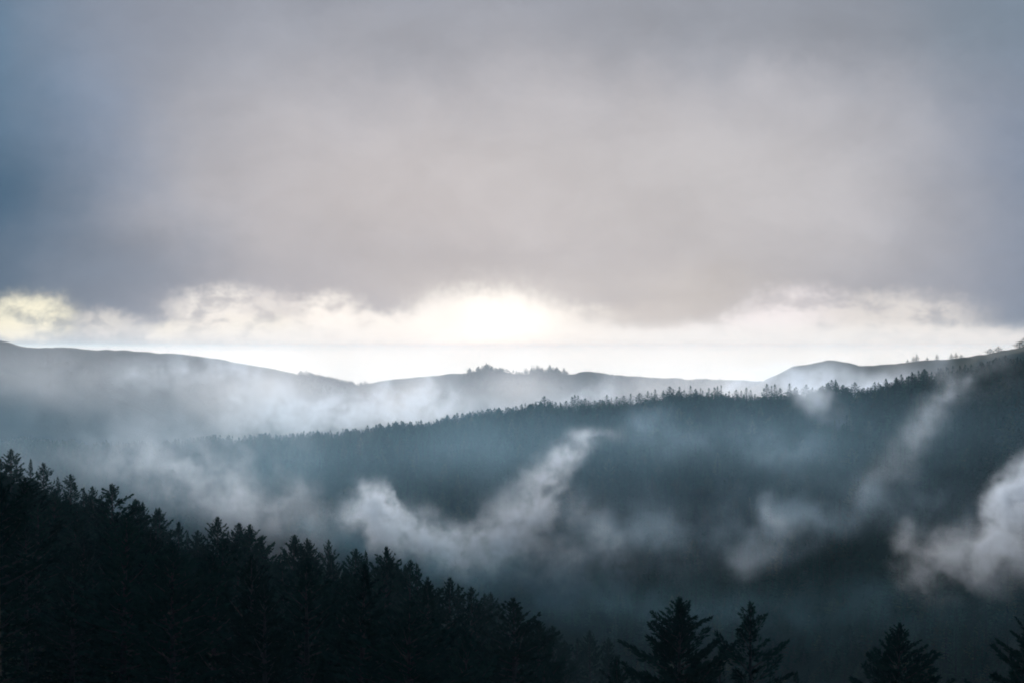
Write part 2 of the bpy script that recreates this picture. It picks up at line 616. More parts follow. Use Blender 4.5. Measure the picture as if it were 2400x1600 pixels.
SEA_FOG = (0.95, 0.96, 0.93)
slab('sea_fog', 7000, 58000, SEA_Z + 3, -70, 26000, mist_mat(2.5e-5, SEA_FOG, 0.46))
slab('sea_fog', 7300, 57000, SEA_Z + 5, -150, 25500, mist_mat(5.0e-5, SEA_FOG, 0.46))
slab('sea_fog', 7600, 56000, SEA_Z + 7, -240, 25000, mist_mat(1.2e-4, SEA_FOG, 0.46))
VEIL = (0.42, 0.73, 1.0)
mist('mist_veil', [
    [(-150, 1060, 1300, 300, .6), (600, 1080, 1300, 290, .7), (1200, 1060, 1320, 270, .8), (1700, 1040, 1300, 270, .8), (2100, 1060, 1150, 260, .6), (2500, 1040, 1000, 240, .45)],
    [(850, 1270, 1100, 170, .6), (1400, 1290, 1020, 160, .45)],
], 0.0062, 7.0, 30.0, 110.0, .45, depth=2.0, seed=11, color=VEIL)
mist('mist_veil', [
    [(-100, 930, 2450, 230, .55), (500, 935, 2450, 200, .75), (900, 930, 2500, 160, .8), (1200, 925, 2600, 150, .8), (1700, 920, 2600, 130, .8), (2100, 920, 2000, 130, .6)],
], 0.0150, 8.0, 40.0, 110.0, .8, depth=2.0, seed=12, color=(0.72, 0.78, 0.90))
mist('mist_bank', [
    # the curl that lies across the valley
    [(835, 1205, 1180, 50, 1.0), (868, 1195, 1180, 66, 2.4), (905, 1215, 1180, 76, 2.6), (955, 1245, 1180, 66, 1.8), (1020, 1270, 1170, 62, 1.4), (1090, 1290, 1160, 70, 1.2), (1160, 1275, 1170, 74, 1.1),
     (1215, 1235, 1190, 82, 1.1), (1255, 1180, 1200, 70, 1.2), (1280, 1120, 1210, 50, 1.2), (1320, 1075, 1220, 42, 1.1), (1360, 1040, 1230, 34, .9), (1400, 1018, 1240, 30, .45), (1450, 1010, 1250, 24, .12)],
    [(1215, 1235, 1190, 70, .7), (1230, 1300, 1180, 75, .5), (1330, 1330, 1170, 90, .35)],
    [(960, 1190, 1190, 26, .4), (1010, 1215, 1185, 34, .6), (1060, 1250, 1175, 40, .6)],
    [(1360, 1190, 1190, 50, .3), (1420, 1270, 1180, 60, .45), (1460, 1340, 1170, 50, .4)],
], 0.092, 1.2, 10.0, 11.0, 1.6, fat=1.45, depth=1.3, seed=1)
mist('mist_bank', [
    [(700, 1240, 1150, 70, .35), (860, 1290, 1120, 95, .4), (1010, 1330, 1080, 120, .5), (1180, 1370, 1040, 130, .5), (1350, 1410, 1020, 130, .45), (1500, 1440, 1000, 130, .3), (1900, 1430, 930, 140, .2), (2400, 1430, 870, 140, .2)],
], 0.027, 2.0, 12.0, 20.0, 1.1, depth=1.4, seed=2, color=(0.34, 0.72, 1.0))
mist('mist_bank', [
    # the fog that fills the left of the valley
    [(-150, 1000, 1500, 200, .06), (120, 1000, 1500, 200, .1), (330, 1010, 1480, 190, .22), (520, 1010, 1460, 180, .35), (700, 990, 1460, 140, .35), (840, 1010, 1440, 100, .25)],
    [(-100, 1120, 1300, 170, .3), (150, 1080, 1300, 150, .6), (330, 1070, 1280, 150, 2.6), (460, 1120, 1260, 140, 4.0), (590, 1180, 1240, 130, 4.4), (720, 1240, 1220, 110, 3.0)],
    [(420, 1010, 1470, 120, .7), (560, 1020, 1460, 110, .8), (680, 1030, 1450, 90, .7), (760, 1040, 1450, 70, .3)],
    [(650, 1210, 1230, 80, 4.0), (695, 1150, 1240, 70, 4.0), (685, 1105, 1250, 50, 2.5)],
], 0.0070, 1.8, 20.0, 18.0, 1.8, depth=1.5, seed=3)
mist('mist_bank', [
    # warm steam behind the middle crest
    [(560, 985, 2050, 90, .6), (700, 970, 2050, 90, .7), (840, 965, 2050, 75, 1.1), (960, 962, 2050, 66, 1.1), (1040, 975, 2050, 60, .7), (1120, 975, 2060, 58, .35), (1250, 960, 2100, 58, .25), (1420, 925, 2150, 60, .35), (1430, 890, 2150, 45, .15)],
    [(880, 963, 2050, 70, 1.1), (898, 925, 2060, 48, .8), (905, 890, 2060, 28, .5)],
    [(1040, 973, 2050, 60, .7), (1050, 925, 2050, 50, .5), (1056, 890, 2050, 38, .2)],
    [(980, 964, 2050, 66, 1.1), (1000, 920, 2060, 50, .8), (1010, 885, 2060, 30, .5)],
    [(640, 940, 2100, 80, .4), (660, 890, 2100, 50, .4), (650, 860, 2100, 30, .25)],
    [(300, 880, 2150, 80, .25), (450, 860, 2150, 70, .35), (600, 870, 2150, 60, .4), (560, 920, 2150, 80, .4)],
], 0.070, 2.2, 15.0, 18.0, 1.6, depth=1.2, seed=4)
mist('mist_bank', [
    # fog over the right shoulder
    [(1700, 905, 2000, 50, .3), (1840, 890, 1950, 60, .7), (1960, 905, 1900, 70, .9), (2080, 920, 1850, 65, .7), (2150, 900, 1850, 50, .4)],
    [(1880, 910, 1500, 45, .4), (1940, 960, 1420, 50, .5), (1990, 1010, 1380, 36, .3)],
], 0.11, 2.2, 13.0, 22.0, 1.0, depth=1.2, seed=5)
mist('mist_bank', [
    [(2200, 830, 1250, 45, .3), (2230, 900, 1220, 65, .8), (2210, 970, 1180, 70, .9), (2150, 1030, 1150, 75, .8), (2090, 1090, 1120, 75, .55), (2010, 1160, 1090, 70, .3)],
    [(2330, 850, 1150, 90, .4), (2300, 900, 1150, 80, .4)],
], 0.023, 1.6, 17.0, 15.0, 1.5, depth=1.3, seed=6)
mist('mist_bank', [
    [(2480, 1110, 880, 90, 2.6), (2400, 1185, 880, 80, 3.0), (2345, 1240, 880, 62, 2.6), (2295, 1280, 880, 45, 1.4)],
    [(2440, 1290, 900, 80, .9), (2340, 1310, 900, 85, .9), (2230, 1300, 900, 75, .7), (2140, 1280, 900, 55, .6), (2120, 1240, 900, 30, .4)],
    [(2140, 1320, 900, 60, .4), (2200, 1370, 900, 50, .3)],
], 0.11, 1.2, 10.0, 11.0, 1.4, fat=1.4, depth=1.3, seed=7)
mist('mist_bank', [
    # thin torn veils that hang over the lower middle slope
    [(1150, 1180, 1150, 110, .3), (1420, 1240, 1090, 140, .8), (1640, 1260, 1040, 130, .6), (1850, 1220, 1010, 140, .8), (2050, 1170, 990, 130, .6), (2250, 1230, 940, 110, .5)],
    [(1500, 1000, 1350, 90, .5), (1680, 1040, 1320, 100, .35), (1880, 1060, 1280, 100, .5)],
], 0.018, 1.8, 16.0, 18.0, 1.7, depth=1.4, seed=9, color=(0.50, 0.74, 1.0))
mist('mist_bank', [
    [(1730, 1310, 950, 62, .8), (1800, 1300, 950, 60, .7)],
    [(1780, 1160, 1000, 36, .5), (1830, 1230, 980, 48, .7), (1890, 1220, 980, 36, .5), (1760, 1255, 980, 44, .4)],
], 0.050, 1.4, 8.0, 11.0, 1.0, depth=1.3, seed=8, color=(0.62, 0.79, 1.0))


# ------------------------------------------------------------------ conifers
def kites(P0, D, L, Wd, rng):
    """flat pointed sprays of needles: base, two shoulders, tip"""
    n = len(P0)
    rnd = rng.normal(size=(n, 3))
    S = np.cross(D, rnd)
    S /= np.linalg.norm(S, axis=1)[:, None] + 1e-9
    a = P0 + D * (L * 0.42)[:, None]
    v = np.stack([P0, a + S * Wd[:, None], P0 + D * L[:, None], a - S * Wd[:, None]], 1).reshape(-1, 3)
    f = np.arange(4 * n).reshape(n, 4)
    return v, f


def stick(points, radii, sides=4):
    pts = np.asarray(points, float)
    v, f = [], []
    for i, p in enumerate(pts):
        t_ = pts[min(i + 1, len(pts) - 1)] - pts[max(i - 1, 0)]
        t_ /= np.linalg.norm(t_) + 1e-9
        a = np.cross(t_, [0.13, 0.21, 1.0] if abs(t_[2]) < 0.9 else [1.0, 0, 0])
        a /= np.linalg.norm(a)
        b = np.cross(t_, a)
        for k in range(sides):
            an = 2 * math.pi * k / sides
            v.append(p + radii[i] * (math.cos(an) * a + math.sin(an) * b))
    for i in range(len(pts) - 1):
        for k in range(sides):
            k2 = (k + 1) % sides
            f.append((i * sides + k, i * sides + k2, (i + 1) * sides + k2, (i + 1) * sides + k))
    return np.array(v), np.array(f)


def bough(rng, L, elev, yaw, base, nblade, bl, bw, thick=0.16, spread=0.36):
    """one bough with its wood and its needle sprays; returns verts, faces, material index"""
    ce, se = math.cos(elev), math.sin(elev)
    out_ = np.array([math.cos(yaw), math.sin(yaw), 0.0])
    up = np.array([0, 0, 1.0])
    side = np.cross(up, out_)
    curve = rng.uniform(0.02, 0.20)
    sag = rng.uniform(0.0, 0.18)
    ax = lambda s: base + out_ * (L * ce * s)[:, None] + up * (L * (se * s + curve * s * s - sag * s * (1 - s)))[:, None]
    s5 = np.linspace(0, 0.92, 4)
    wv, wf = stick(ax(s5), np.array([.022, .016, .009, .003]) * L + 0.01, 3)
    s = rng.uniform(0.12, 1.0, nblade) ** 0.85
    lat = rng.uniform(-1, 1, nblade) * spread * L * np.clip(1.05 - s, 0.05, 1) ** 0.8
    hgt = rng.uniform(-0.5, 1.0, nblade) * thick * L * np.clip(1.1 - s, 0.1, 1)
    P0 = ax(s) + side * lat[:, None] + up * hgt[:, None]
    D = out_ * (0.75 * ce + 0.15) + up * (se * 0.8 + 0.15) + side * (np.sign(lat) * rng.uniform(0.1, 0.8, nblade))[:, None] + rng.normal(size=(nblade, 3)) * 0.28
    D /= np.linalg.norm(D, axis=1)[:, None]
    Lb = bl * rng.uniform(0.55, 1.25, nblade) * (1.1 - 0.35 * s)
    kv, kf = kites(P0, D, Lb, bw * rng.uniform(0.7, 1.3, nblade), rng)
    v = np.vstack([wv, kv])
    f = np.vstack([wf, kf + len(wv)])
    mi = np.concatenate([np.ones(len(wf)), np.zeros(len(kf))])
    return v, f, mi


def tree_parts(seed, H, Rmax, nb, nblade, bl, bw, full=0.55, power=0.75, crown_low=0.25, gap=0.1, leader=1.0, tiers=None):
    """trunk and boughs of one conifer that is H metres tall, base at the origin"""
    rng = np.random.RandomState(seed)
    bend = rng.uniform(-0.012, 0.012, 2)
    axis = lambda h: np.array([bend[0] * h * math.sin(h / H * 2.5), bend[1] * h * math.sin(h / H * 3.1), h])
    hs = np.linspace(0, H * 0.985, 9)
    tr = stick([axis(h) for h in hs], [max(0.03, 0.016 * H * (1 - h / H) ** 0.85 + 0.02) for h in hs], 7)
    boughs = []
    yaw = rng.uniform(0, 6.28)
    for i in range(nb):
        q = (i + 0.5) / nb
        t_ = q ** 1.25 * (1 - crown_low)            # 0 at the tip, grows downwards
        h = H * (1 - t_ - 0.012)
        prof = min(1.0, (t_ + 0.004) / full) ** power
        if t_ > full:
            prof *= 1 - 0.25 * (t_ - full) / (1 - full)
        f_ = rng.uniform(0.62, 1.15)
        if rng.rand() < gap:
            f_ *= rng.uniform(0.35, 0.6)
        if rng.rand() < 0.10:
            f_ *= 1.22
        L = Rmax * prof * f_ + 0.06
        el_ = R(np.interp(t_, [0, 0.08, 0.25, 0.5, 1.0], [52, 42, 28, 12, -4])) + rng.normal() * 0.12
        rise = math.sin(el_) * L / max(0.55, math.cos(el_))
        lim = 0.40 * (H - h) + 0.05
        if rise > lim:
            el_ = math.asin(min(0.9, lim / (L + 1e-6)) * 0.8)
        yaw += 2.4 + rng.normal() * 0.35
        nbl = max(5, int(nblade * (0.08 + 0.92 * min(1, prof * 1.3)) * min(1.15, f_)))
        boughs.append(bough(rng, L / max(0.55, math.cos(el_)), el_, yaw, axis(h), nbl, bl * (0.20 + 0.80 * min(1, prof * 1.5)), bw * (0.45 + 0.55 * min(1, prof * 1.3))))
    # the leader: a tuft of short sprays pointing up
    n = int(nblade * 1.3 * leader)
    q_ = rng.uniform(0.0, 1.0, n) ** 0.8
    an = rng.uniform(0, 6.28, n)
    dep = 0.012 * H + q_ * 0.10 * H                 # depth below the tip
    P0 = np.array([axis(H - a) for a in dep]) + np.stack([np.cos(an), np.sin(an), 0 * an], 1) * (dep * 0.12)[:, None]
    tilt = 0.10 + 0.55 * q_
    D = np.stack([np.cos(an) * tilt, np.sin(an) * tilt, np.full(n, 0.9)], 1) + rng.normal(size=(n, 3)) * 0.08
    D /= np.linalg.norm(D, axis=1)[:, None]
    lv, lf = kites(P0, D, np.minimum(bl * 0.8, dep * 0.95 + 0.1), np.full(n, bw * 0.55), rng)
    top = (lv, lf, np.zeros(len(lf)))
    return tr, boughs, top


def join(parts):
    v, f, m, k = [], [], [], 0
    for pv, pf, pm in parts:
        v.append(pv); f.append(pf + k); m.append(pm); k += len(pv)
    return np.vstack(v), np.vstack(f), np.concatenate(m)


USED = {}


def tag(o, label, cat, group=None):
    o['label'] = label
    o['category'] = cat
    if group:
        o['group'] = group


def empty(name, loc):
    o = bpy.data.objects.new(name, None)
    o.empty_display_size = 2.0
    COL.objects.link(o)
    o.location = loc
    return o


# --- the nearest trees, each with its own boughs
def near_tree(px, py, Y, seed, label, group, **kw):
    x = (px - 1200) / F * Y
    top = (EYE - py) / F * Y
    zb = float(terrain(x, Y)[0]) - 0.3
    H = top - zb
    tr, bs, tp = tree_parts(seed, H, **kw)
    root = empty('fir_tree', (x, Y, zb))
    tag(root, label, 'fir tree', group)
    link('trunk', tr[0], tr[1], M_BARK, root, smooth=True)
    for b in bs:
        link('branch', b[0], b[1], [M_NEEDLE, M_BARK], root, midx=b[2])
    link('crown', tp[0], tp[1], [M_NEEDLE], root, midx=tp[2])
    print('near tree', px, 'H', round(H, 1))


GN_ = 'fir trees standing close below the viewpoint'
near_tree(1598, 1396, 230, 21, 'broad bushy fir rising black from the bottom edge, widest of the close trees', GN_, Rmax=6.0, nb=120, nblade=230, bl=0.78, bw=0.10, full=0.33, power=0.80, gap=0.12, leader=1.2)
near_tree(1765, 1405, 225, 34, 'slender open fir with gaps between its boughs and a visible trunk', GN_, Rmax=5.1, nb=72, nblade=160, bl=0.65, bw=0.09, full=0.32, power=0.80, gap=0.26)
near_tree(2112, 1457, 225, 47, 'dark fir with a stepped conical top standing alone in the lower right', GN_, Rmax=5.8, nb=104, nblade=190, bl=0.7, bw=0.10, full=0.34, power=0.82, gap=0.14)
near_tree(2432, 1400, 215, 52, 'black fir cut by the right edge of the frame', GN_, Rmax=6.0, nb=100, nblade=160, bl=0.75, bw=0.10, full=0.36, power=0.95, gap=0.08)
near_tree(1445, 1532, 220, 63, 'black treetop just showing over the bottom edge, left of the broad bushy fir', GN_, Rmax=5.4, nb=60, nblade=120, bl=0.7, bw=0.10, full=0.36, power=0.95)
near_tree(1690, 1512, 250, 65, 'short ragged fir squeezed between the broad bushy fir and the slender one', GN_, Rmax=3.4, nb=50, nblade=80, bl=0.6, bw=0.09, full=0.4, power=1.0, gap=0.3)
near_tree(1868, 1570, 240, 69, 'low fir tip at the bottom edge, right of the slender open fir', GN_, Rmax=4.0, nb=50, nblade=90, bl=0.6, bw=0.09, full=0.4, power=1.0, gap=0.2)

# --- shared shapes for the trees of the left slope, 30 m tall
SHAPES = {}


def shape(key, seed, **kw):
    tr, bs, tp = tree_parts(seed, 30.0, **kw)
    v, f, m = join(bs + [tp])
    t = link('trunk', tr[0], tr[1], M_BARK, smooth=True)
    c = link('crown', v, f, [M_NEEDLE, M_BARK], midx=m)
    for o in (t, c):
        COL.objects.unlink(o)
    SHAPES[key] = (t, c)


shape('cone', 101, Rmax=4.6, nb=104, nblade=74, bl=0.85, bw=0.16, full=0.36, power=0.92)
shape('round', 102, Rmax=5.0, nb=104, nblade=78, bl=0.85, bw=0.16, full=0.32, power=0.8)
shape('broad', 103, Rmax=6.0, nb=104, nblade=84, bl=0.9, bw=0.17, full=0.32, power=0.85, gap=0.12)
shape('slim', 104, Rmax=3.1, nb=84, nblade=50, bl=0.75, bw=0.14, full=0.42, power=1.0)
shape('ragged', 105, Rmax=5.0, nb=66, nblade=66, bl=0.85, bw=0.16, full=0.32, power=0.85, gap=0.30)
shape('cone2', 106, Rmax=4.8, nb=96, nblade=74, bl=0.85, bw=0.16, full=0.34, power=0.88, gap=0.2)
shape('ragged2', 107, Rmax=5.0, nb=64, nblade=66, bl=0.85, bw=0.16, full=0.30, power=0.8, gap=0.28)
rnd = random.Random(5)


def slope_tree(kind, x, Y, zb, H, label, group, wide=1.0, name='fir_tree'):
    t, c = SHAPES[kind]
    s = H / 30.0
    root = empty(name, (x, Y, zb))
    root.rotation_euler = (rnd.uniform(-.02, .02), rnd.uniform(-.03, .03), rnd.uniform(0, 6.28))
    # heights differ; spread keeps closer to that of the 30 m shape
    sx = wide * (0.35 + 0.65 * s)
    root.scale = (sx, sx * rnd.uniform(.92, 1.08), s)
    tag(root, label, 'fir tree', group)
    for src in (t, c):
        o = src.copy()
        COL.objects.link(o)
        o.parent = root
    return root


SKY_G = 'fir trees along the skyline of the near left slope'
SKYLINE = [
    # px, top row, distance, shape, width, label
    (27, 1050, 540, 'cone', 1.15, 'tall dark fir at the left edge, highest on the left slope'),
    (-8, 1072, 545, 'round', 1.0, 'dark fir cut by the left edge beside the highest tree'),
    (52, 1088, 560, 'slim', .9, 'small treetop tucked against the tall fir at the left edge'),
    (66, 1073, 570, 'slim', 1.0, 'thin pointed fir, second treetop from the left edge'),
    (107, 1081, 540, 'ragged', .9, 'fir with an open layered top, third peak from the left edge'),
    (139, 1115, 545, 'slim', 1.1, 'low slim fir between two layered firs high on the left slope'),
    (173, 1109, 530, 'ragged2', 1.05, 'wide flat-topped fir with long side boughs high on the left slope'),
    (202, 1140, 520, 'slim', 1.0, 'small fir between the flat-topped fir and the big black one'),
    (224, 1137, 480, 'ragged', .95, 'airy fir just left of the big black tree with bare boughs'),
    (262, 1131, 340, 'ragged2', 1.25, 'big black ragged fir with bare lower boughs, closest of the upper slope'),
    (311, 1167, 500, 'round', .8, 'rounded fir top right of the big black ragged fir'),
    (329, 1172, 520, 'slim', .7, 'needle-thin treetop beside a rounded fir on the upper slope'),
    (342, 1174, 505, 'cone', .75, 'narrow spire fir, sharpest of the trio on the upper slope'),
    (361, 1188, 505, 'slim', .85, 'short dark spike just right of the narrow spire fir'),
    (384, 1187, 510, 'cone2', .95, 'full fir whose right side slopes down in steps'),
    (413, 1220, 505, 'cone', .9, 'leaning fir on the falling stretch of the skyline'),
    (440, 1243, 500, 'slim', 1.0, 'small fir in the dip of the skyline before the tall pointed pair'),
    (463, 1241, 490, 'round', .8, 'bushy low fir at the foot of the tall pointed fir'),
    (509, 1209, 450, 'cone', 1.15, 'tall pointed fir, first of the middle group on the left slope'),
    (531, 1240, 460, 'slim', .9, 'narrow fir in the notch right of the tall pointed fir'),
    (551, 1223, 455, 'round', .85, 'rounded fir between the tall pointed fir and the spiky broad one'),
    (578, 1233, 450, 'slim', .9, 'thin fir leaning on the broad spiky fir'),
    (595, 1226, 440, 'broad', .95, 'broad fir with a spiky crest and a long right shoulder'),
    (623, 1255, 450, 'ragged', .85, 'fir forming the right shoulder of the broad spiky tree'),
    (650, 1292, 460, 'slim', .8, 'small dark tip in the gap after the broad spiky fir'),
    (686, 1252, 430, 'round', 1.0, 'full rounded fir at the middle of the left slope skyline'),
    (726, 1259, 430, 'cone2', .95, 'dense fir right of the full rounded one'),
    (762, 1263, 445, 'ragged', .7, 'pale thin fir with sparse open boughs on the skyline'),
    (780, 1300, 440, 'cone', .8, 'fir below the pale thin one where the skyline drops'),
    (825, 1284, 410, 'round', .9, 'rounded fir standing alone before the double-peaked clump'),
    (866, 1288, 415, 'slim', .9, 'slim spike on the left of the double-peaked clump'),
    (898, 1278, 405, 'broad', .85, 'large dome-topped fir of the double-peaked clump'),
    (920, 1305, 410, 'cone2', .9, 'fir falling away right of the dome-topped one'),
    (956, 1308, 400, 'cone', 1.0, 'pointed fir beyond the double-peaked clump, below the mist'),
    (978, 1317, 400, 'slim', 1.0, 'slim fir touching the pointed one under the mist curl'),
    (995, 1350, 400, 'cone2', .9, 'low fir between the slim one and the black nearer crown'),
    (1050, 1350, 380, 'cone', 1.05, 'pointed dark fir right of the black nearer crown'),
    (1075, 1366, 440, 'slim', .7, 'faint thin fir greyed by mist behind the lower slope'),
    (1100, 1373, 380, 'ragged2', .9, 'fir with two blunt tips and light showing through'),
    (1120, 1400, 385, 'cone2', .9, 'fir on the steep drop above the black conical tree'),
]
for (px, py, Y, kind, wd, lab) in SKYLINE:
    x = (px - 1200) / F * Y
    top = (EYE - py) / F * Y
    zb = float(terrain(x, Y)[0]) - 0.3
    slope_tree(kind, x, Y, zb, top - zb, lab, SKY_G, wd)
NEARER = [
    (1013, 1360, 300, 'cone', 1.1, 'black fir crown standing in front of the skyline, under the mist curl'),
    (850, 1355, 300, 'ragged', 1.15, 'black open-boughed fir lower on the slope, left of the mist curl'),
    (1198, 1398, 290, 'cone2', 1.25, 'large black conical fir with a sharp top near the foot of the slope'),
    (1252, 1450, 310, 'round', 1.0, 'black rounded fir against the right side of the large conical one'),
    (740, 1425, 290, 'cone', 1.1, 'black fir deep in the middle of the left slope'),
]
for (px, py, Y, kind, wd, lab) in NEARER:
    x = (px - 1200) / F * Y
    top = (EYE - py) / F * Y
    zb = float(terrain(x, Y)[0]) - 0.3
    slope_tree(kind, x, Y, zb, top - zb, lab, 'black fir trees in front of the left skyline', wd)
HAZY = [
    (1130, 1388, 720, 'cone', .9, 'grey fir in mist, left of a pair behind the lower slope'),
    (1152, 1385, 720, 'cone2', .9, 'grey fir in mist, right of a pair behind the lower slope'),
    (1172, 1412, 715, 'round', .9, 'grey fir low in the mist behind the large black conical one'),
    (1300, 1464, 560, 'round', 1.0, 'dim rounded fir behind the foot of the left slope'),
    (1322, 1500, 540, 'cone', .9, 'dim narrow fir right of the rounded one at the slope foot'),
    (1352, 1492, 600, 'slim', 1.0, 'thin dim fir on the valley side near the bottom edge'),
    (1388, 1474, 620, 'cone2', .9, 'dim pointed fir above the black treetop at the bottom edge'),
    (1430, 1490, 620, 'cone', .9, 'dim fir just left of the broad bushy tree, further back'),
    (915, 1310, 900, 'round', 1.0, 'faint round crown almost lost in mist behind the skyline dip'),
    (945, 1320, 900, 'cone', .9, 'faint crown in mist right of the faint round one'),
]
for (px, py, Y, kind, wd, lab) in HAZY:
    x = (px - 1200) / F * Y
    top = (EYE - py) / F * Y
    zb = float(terrain(x, Y)[0]) - 0.3
    H = min(34, top - zb)
    slope_tree(kind, x, Y, top - H, H, lab, 'dim fir trees behind the left slope', wd)

# --- the dark mass below the skyline
line_u = [-100] + [s[0] for s in SKYLINE] + [1200, 1260, 1330, 1400, 1500]
line_p = [1060] + [s[1] for s in SKYLINE] + [1440, 1490, 1550, 1600, 1680]
order = np.argsort(line_u)
line_u, line_p = np.array(line_u)[order], np.array(line_p)[order]


def line_at(px, w=26):
    return max(np.interp(px + d_, line_u, line_p) for d_ in (-w, 0, w))


placed = []
rows = [(Y, 12.5 if Y < 450 else 14.0) for Y in np.arange(205, 600, 13.0)]
n_mass = 0
cands = []
for Y, sp in rows:
    xw0, xw1 = (-60 - 1200) / F * Y, (1420 - 1200) / F * Y
    xx = xw0 + rnd.uniform(0, sp)
    while xx < xw1:
        cands.append((xx + rnd.uniform(-3, 3), Y + rnd.uniform(-5, 5)))
        xx += sp
for (x, Y) in sorted(cands, key=lambda c_: c_[1]):
    px = 1200 + F * x / Y
    zb = float(terrain(x, Y)[0]) - 0.3
    H = rnd.uniform(20, 31)
    lim = line_at(px) + rnd.uniform(24, 60)
    top_max = (EYE - lim) / F * Y
    H = min(H, top_max - zb)
    py = EYE - (zb + H) / Y * F
    if H < 13 or py > 1640:
        continue
    kind = rnd.choice(['cone', 'round', 'broad', 'ragged', 'cone2', 'ragged2'])
    slope_tree(kind, x, Y, zb, H, 'black fir lost among its neighbours in the dark mass of the left slope', 'fir trees in the dark mass of the left slope', rnd.uniform(.95, 1.2))
    n_mass += 1
print('mass trees', n_mass)

# ------------------------------------------------------------------ the middle ridge
SMALL = {}


def small_shape(key, seed, **kw):
    tr, bs, tp = tree_parts(seed, 20.0, **kw)
    parts = [(tr[0], tr[1], np.ones(len(tr[1])))] + bs + [tp]
    v, f, m = join(parts)
    o = link('small_tree_shape', v, f, [M_NEEDLE_FAR, M_BARK], midx=m)
    COL.objects.unlink(o)
    SMALL[key] = o


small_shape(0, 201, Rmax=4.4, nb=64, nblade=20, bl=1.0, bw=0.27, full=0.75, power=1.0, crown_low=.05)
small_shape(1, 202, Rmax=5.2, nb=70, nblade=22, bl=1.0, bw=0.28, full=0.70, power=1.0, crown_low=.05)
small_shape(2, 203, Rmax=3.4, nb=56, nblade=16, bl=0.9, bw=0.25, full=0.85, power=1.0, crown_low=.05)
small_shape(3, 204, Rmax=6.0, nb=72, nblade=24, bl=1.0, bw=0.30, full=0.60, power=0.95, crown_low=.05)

CREST = [
    (862, 995, 1), (890, 990, 0), (905, 998, 2), (925, 1002, 1), (943, 996, 3), (960, 988, 0), (975, 985, 2), (990, 996, 1), (1010, 1001, 0), (1030, 1004, 1),
    (1084, 967, 2), (1095, 981, 0), (1112, 976, 3), (1130, 968, 1), (1142, 973, 2), (1165, 957, 0), (1174, 960, 1), (1185, 953, 2), (1197, 955, 0), (1208, 962, 1),
    (1223, 945, 0), (1231, 944, 2), (1240, 947, 2), (1256, 940, 1), (1266, 938, 2), (1276, 927, 3), (1288, 940, 1), (1313, 944, 0), (1327, 938, 3), (1340, 928, 0),
    (1347, 924, 1), (1354, 925, 0), (1372, 932, 3), (1400, 941, 2), (1412, 936, 1), (1423, 924, 0), (1433, 930, 2), (1445, 928, 1), (1462, 926, 3), (1478, 921, 0),
    (1500, 920, 3), (1518, 915, 1), (1527, 919, 2), (1536, 911, 0), (1555, 914, 1), (1569, 904, 3), (1578, 910, 2), (1592, 905, 1), (1603, 912, 0), (1618, 902, 0),
    (1630, 910, 1), (1642, 908, 2), (1661, 908, 1), (1674, 906, 0), (1682, 904, 1), (1690, 901, 2), (1709, 915, 2), (1725, 912, 1), (1738, 914, 0), (1750, 907, 0),
    (1759, 912, 2), (1770, 922, 1), (1797, 898, 1), (1808, 902, 2), (1815, 899, 0), (1828, 908, 3), (1850, 897, 0), (1866, 905, 1), (1890, 900, 3), (1905, 906, 0),
]
SPECIAL = {
    1084: 'slim pale spire at the low left end of the crisp middle crest',
    1276: 'wide domed tree with a pointed cap, largest at the centre of the middle crest',
    1347: 'middle tip of the triple-pointed clump on the middle crest',
    1423: 'pointed tree alone after the gap right of the triple-pointed clump',
    1569: 'blunt bushy tree standing proud on the middle crest',
    1690: 'sharp right-hand tip of the dark hump on the middle crest',
    1750: 'spire between the two notches near the right end of the middle crest',
    1797: 'tall pointed tree where the bald hill meets the middle crest',
    1850: 'thin-tipped tree rising out of fog below the bald hill',
}
us, ps, ys = RIDGES['B'][0]
for (px, py, k) in CREST:
    Y = float(np.interp(px, us, ys)) + rnd.uniform(-12, 12)
    x = (px - 1200) / F * Y
    zb = float(terrain(x, Y)[0]) - 0.3
    top = (EYE - py) / F * Y
    H = top - zb
    o = SMALL[k].copy()
    COL.objects.link(o)
    o.name = 'conifer'
    o.location = (x, Y, zb)
    o.rotation_euler = (0, 0, rnd.uniform(0, 6.28))
    w = (1.6 if px in (1276, 1569) else 1.3) * rnd.uniform(.85, 1.1)
    o.scale = (w, w, H / 20.0)
    tag(o, SPECIAL.get(px, 'small blue-grey conifer in the jagged row along the middle ridge crest'), 'conifer', 'conifers along the middle ridge crest')

FARTREES = [
    (2142, 834, 1.0, 'left tree of the close pair on the bare right-hand ridge'), (2149, 829, .9, 'right, taller tree of the close pair on the bare right-hand ridge'),
    (2173, 838, .7, 'tiny lone tree right of the close pair on the bare ridge'), (2196, 829, .8, 'lone pointed tree midway along the bare ridge'), (2230, 828, 1.0, 'first of three trees in a row on the bare ridge'),
    (2241, 826, .9, 'second of three trees in a row on the bare ridge'), (2253, 830, .9, 'low third tree of the row on the bare ridge'), (2321, 816, 1.4, 'round bush on the rising end of the bare ridge'),
    (2340, 811, 1.1, 'pointed tree beside the round bush on the bare ridge'), (2390, 800, 1.6, 'wide tree near the right edge, top of the bare ridge'), (2402, 790, 1.8, 'tallest tree of the bare ridge, cut by the right edge'),
    (2127, 842, .6, 'lowest shrub at the left end of the trees on the bare ridge'),
]
us, ps, ys = RIDGES['C'][0]
for (px, py, w, lab) in FARTREES:
    Y = float(np.interp(px, us, ys)) - 4
    x = (px - 1200) / F * Y
    zb = float(terrain(x, Y)[0]) - 0.5
    H = (EYE - py) / F * Y - zb
    o = SMALL[1 if w > 1 else 0].copy()
    COL.objects.link(o)
    o.name = 'ridge_tree'
    o.location = (x, Y, zb)
    o.scale = (w * 1.0, w * 1.0, max(H, 4) / 20.0)
    tag(o, lab, 'tree', 'trees on the bare right-hand ridge')


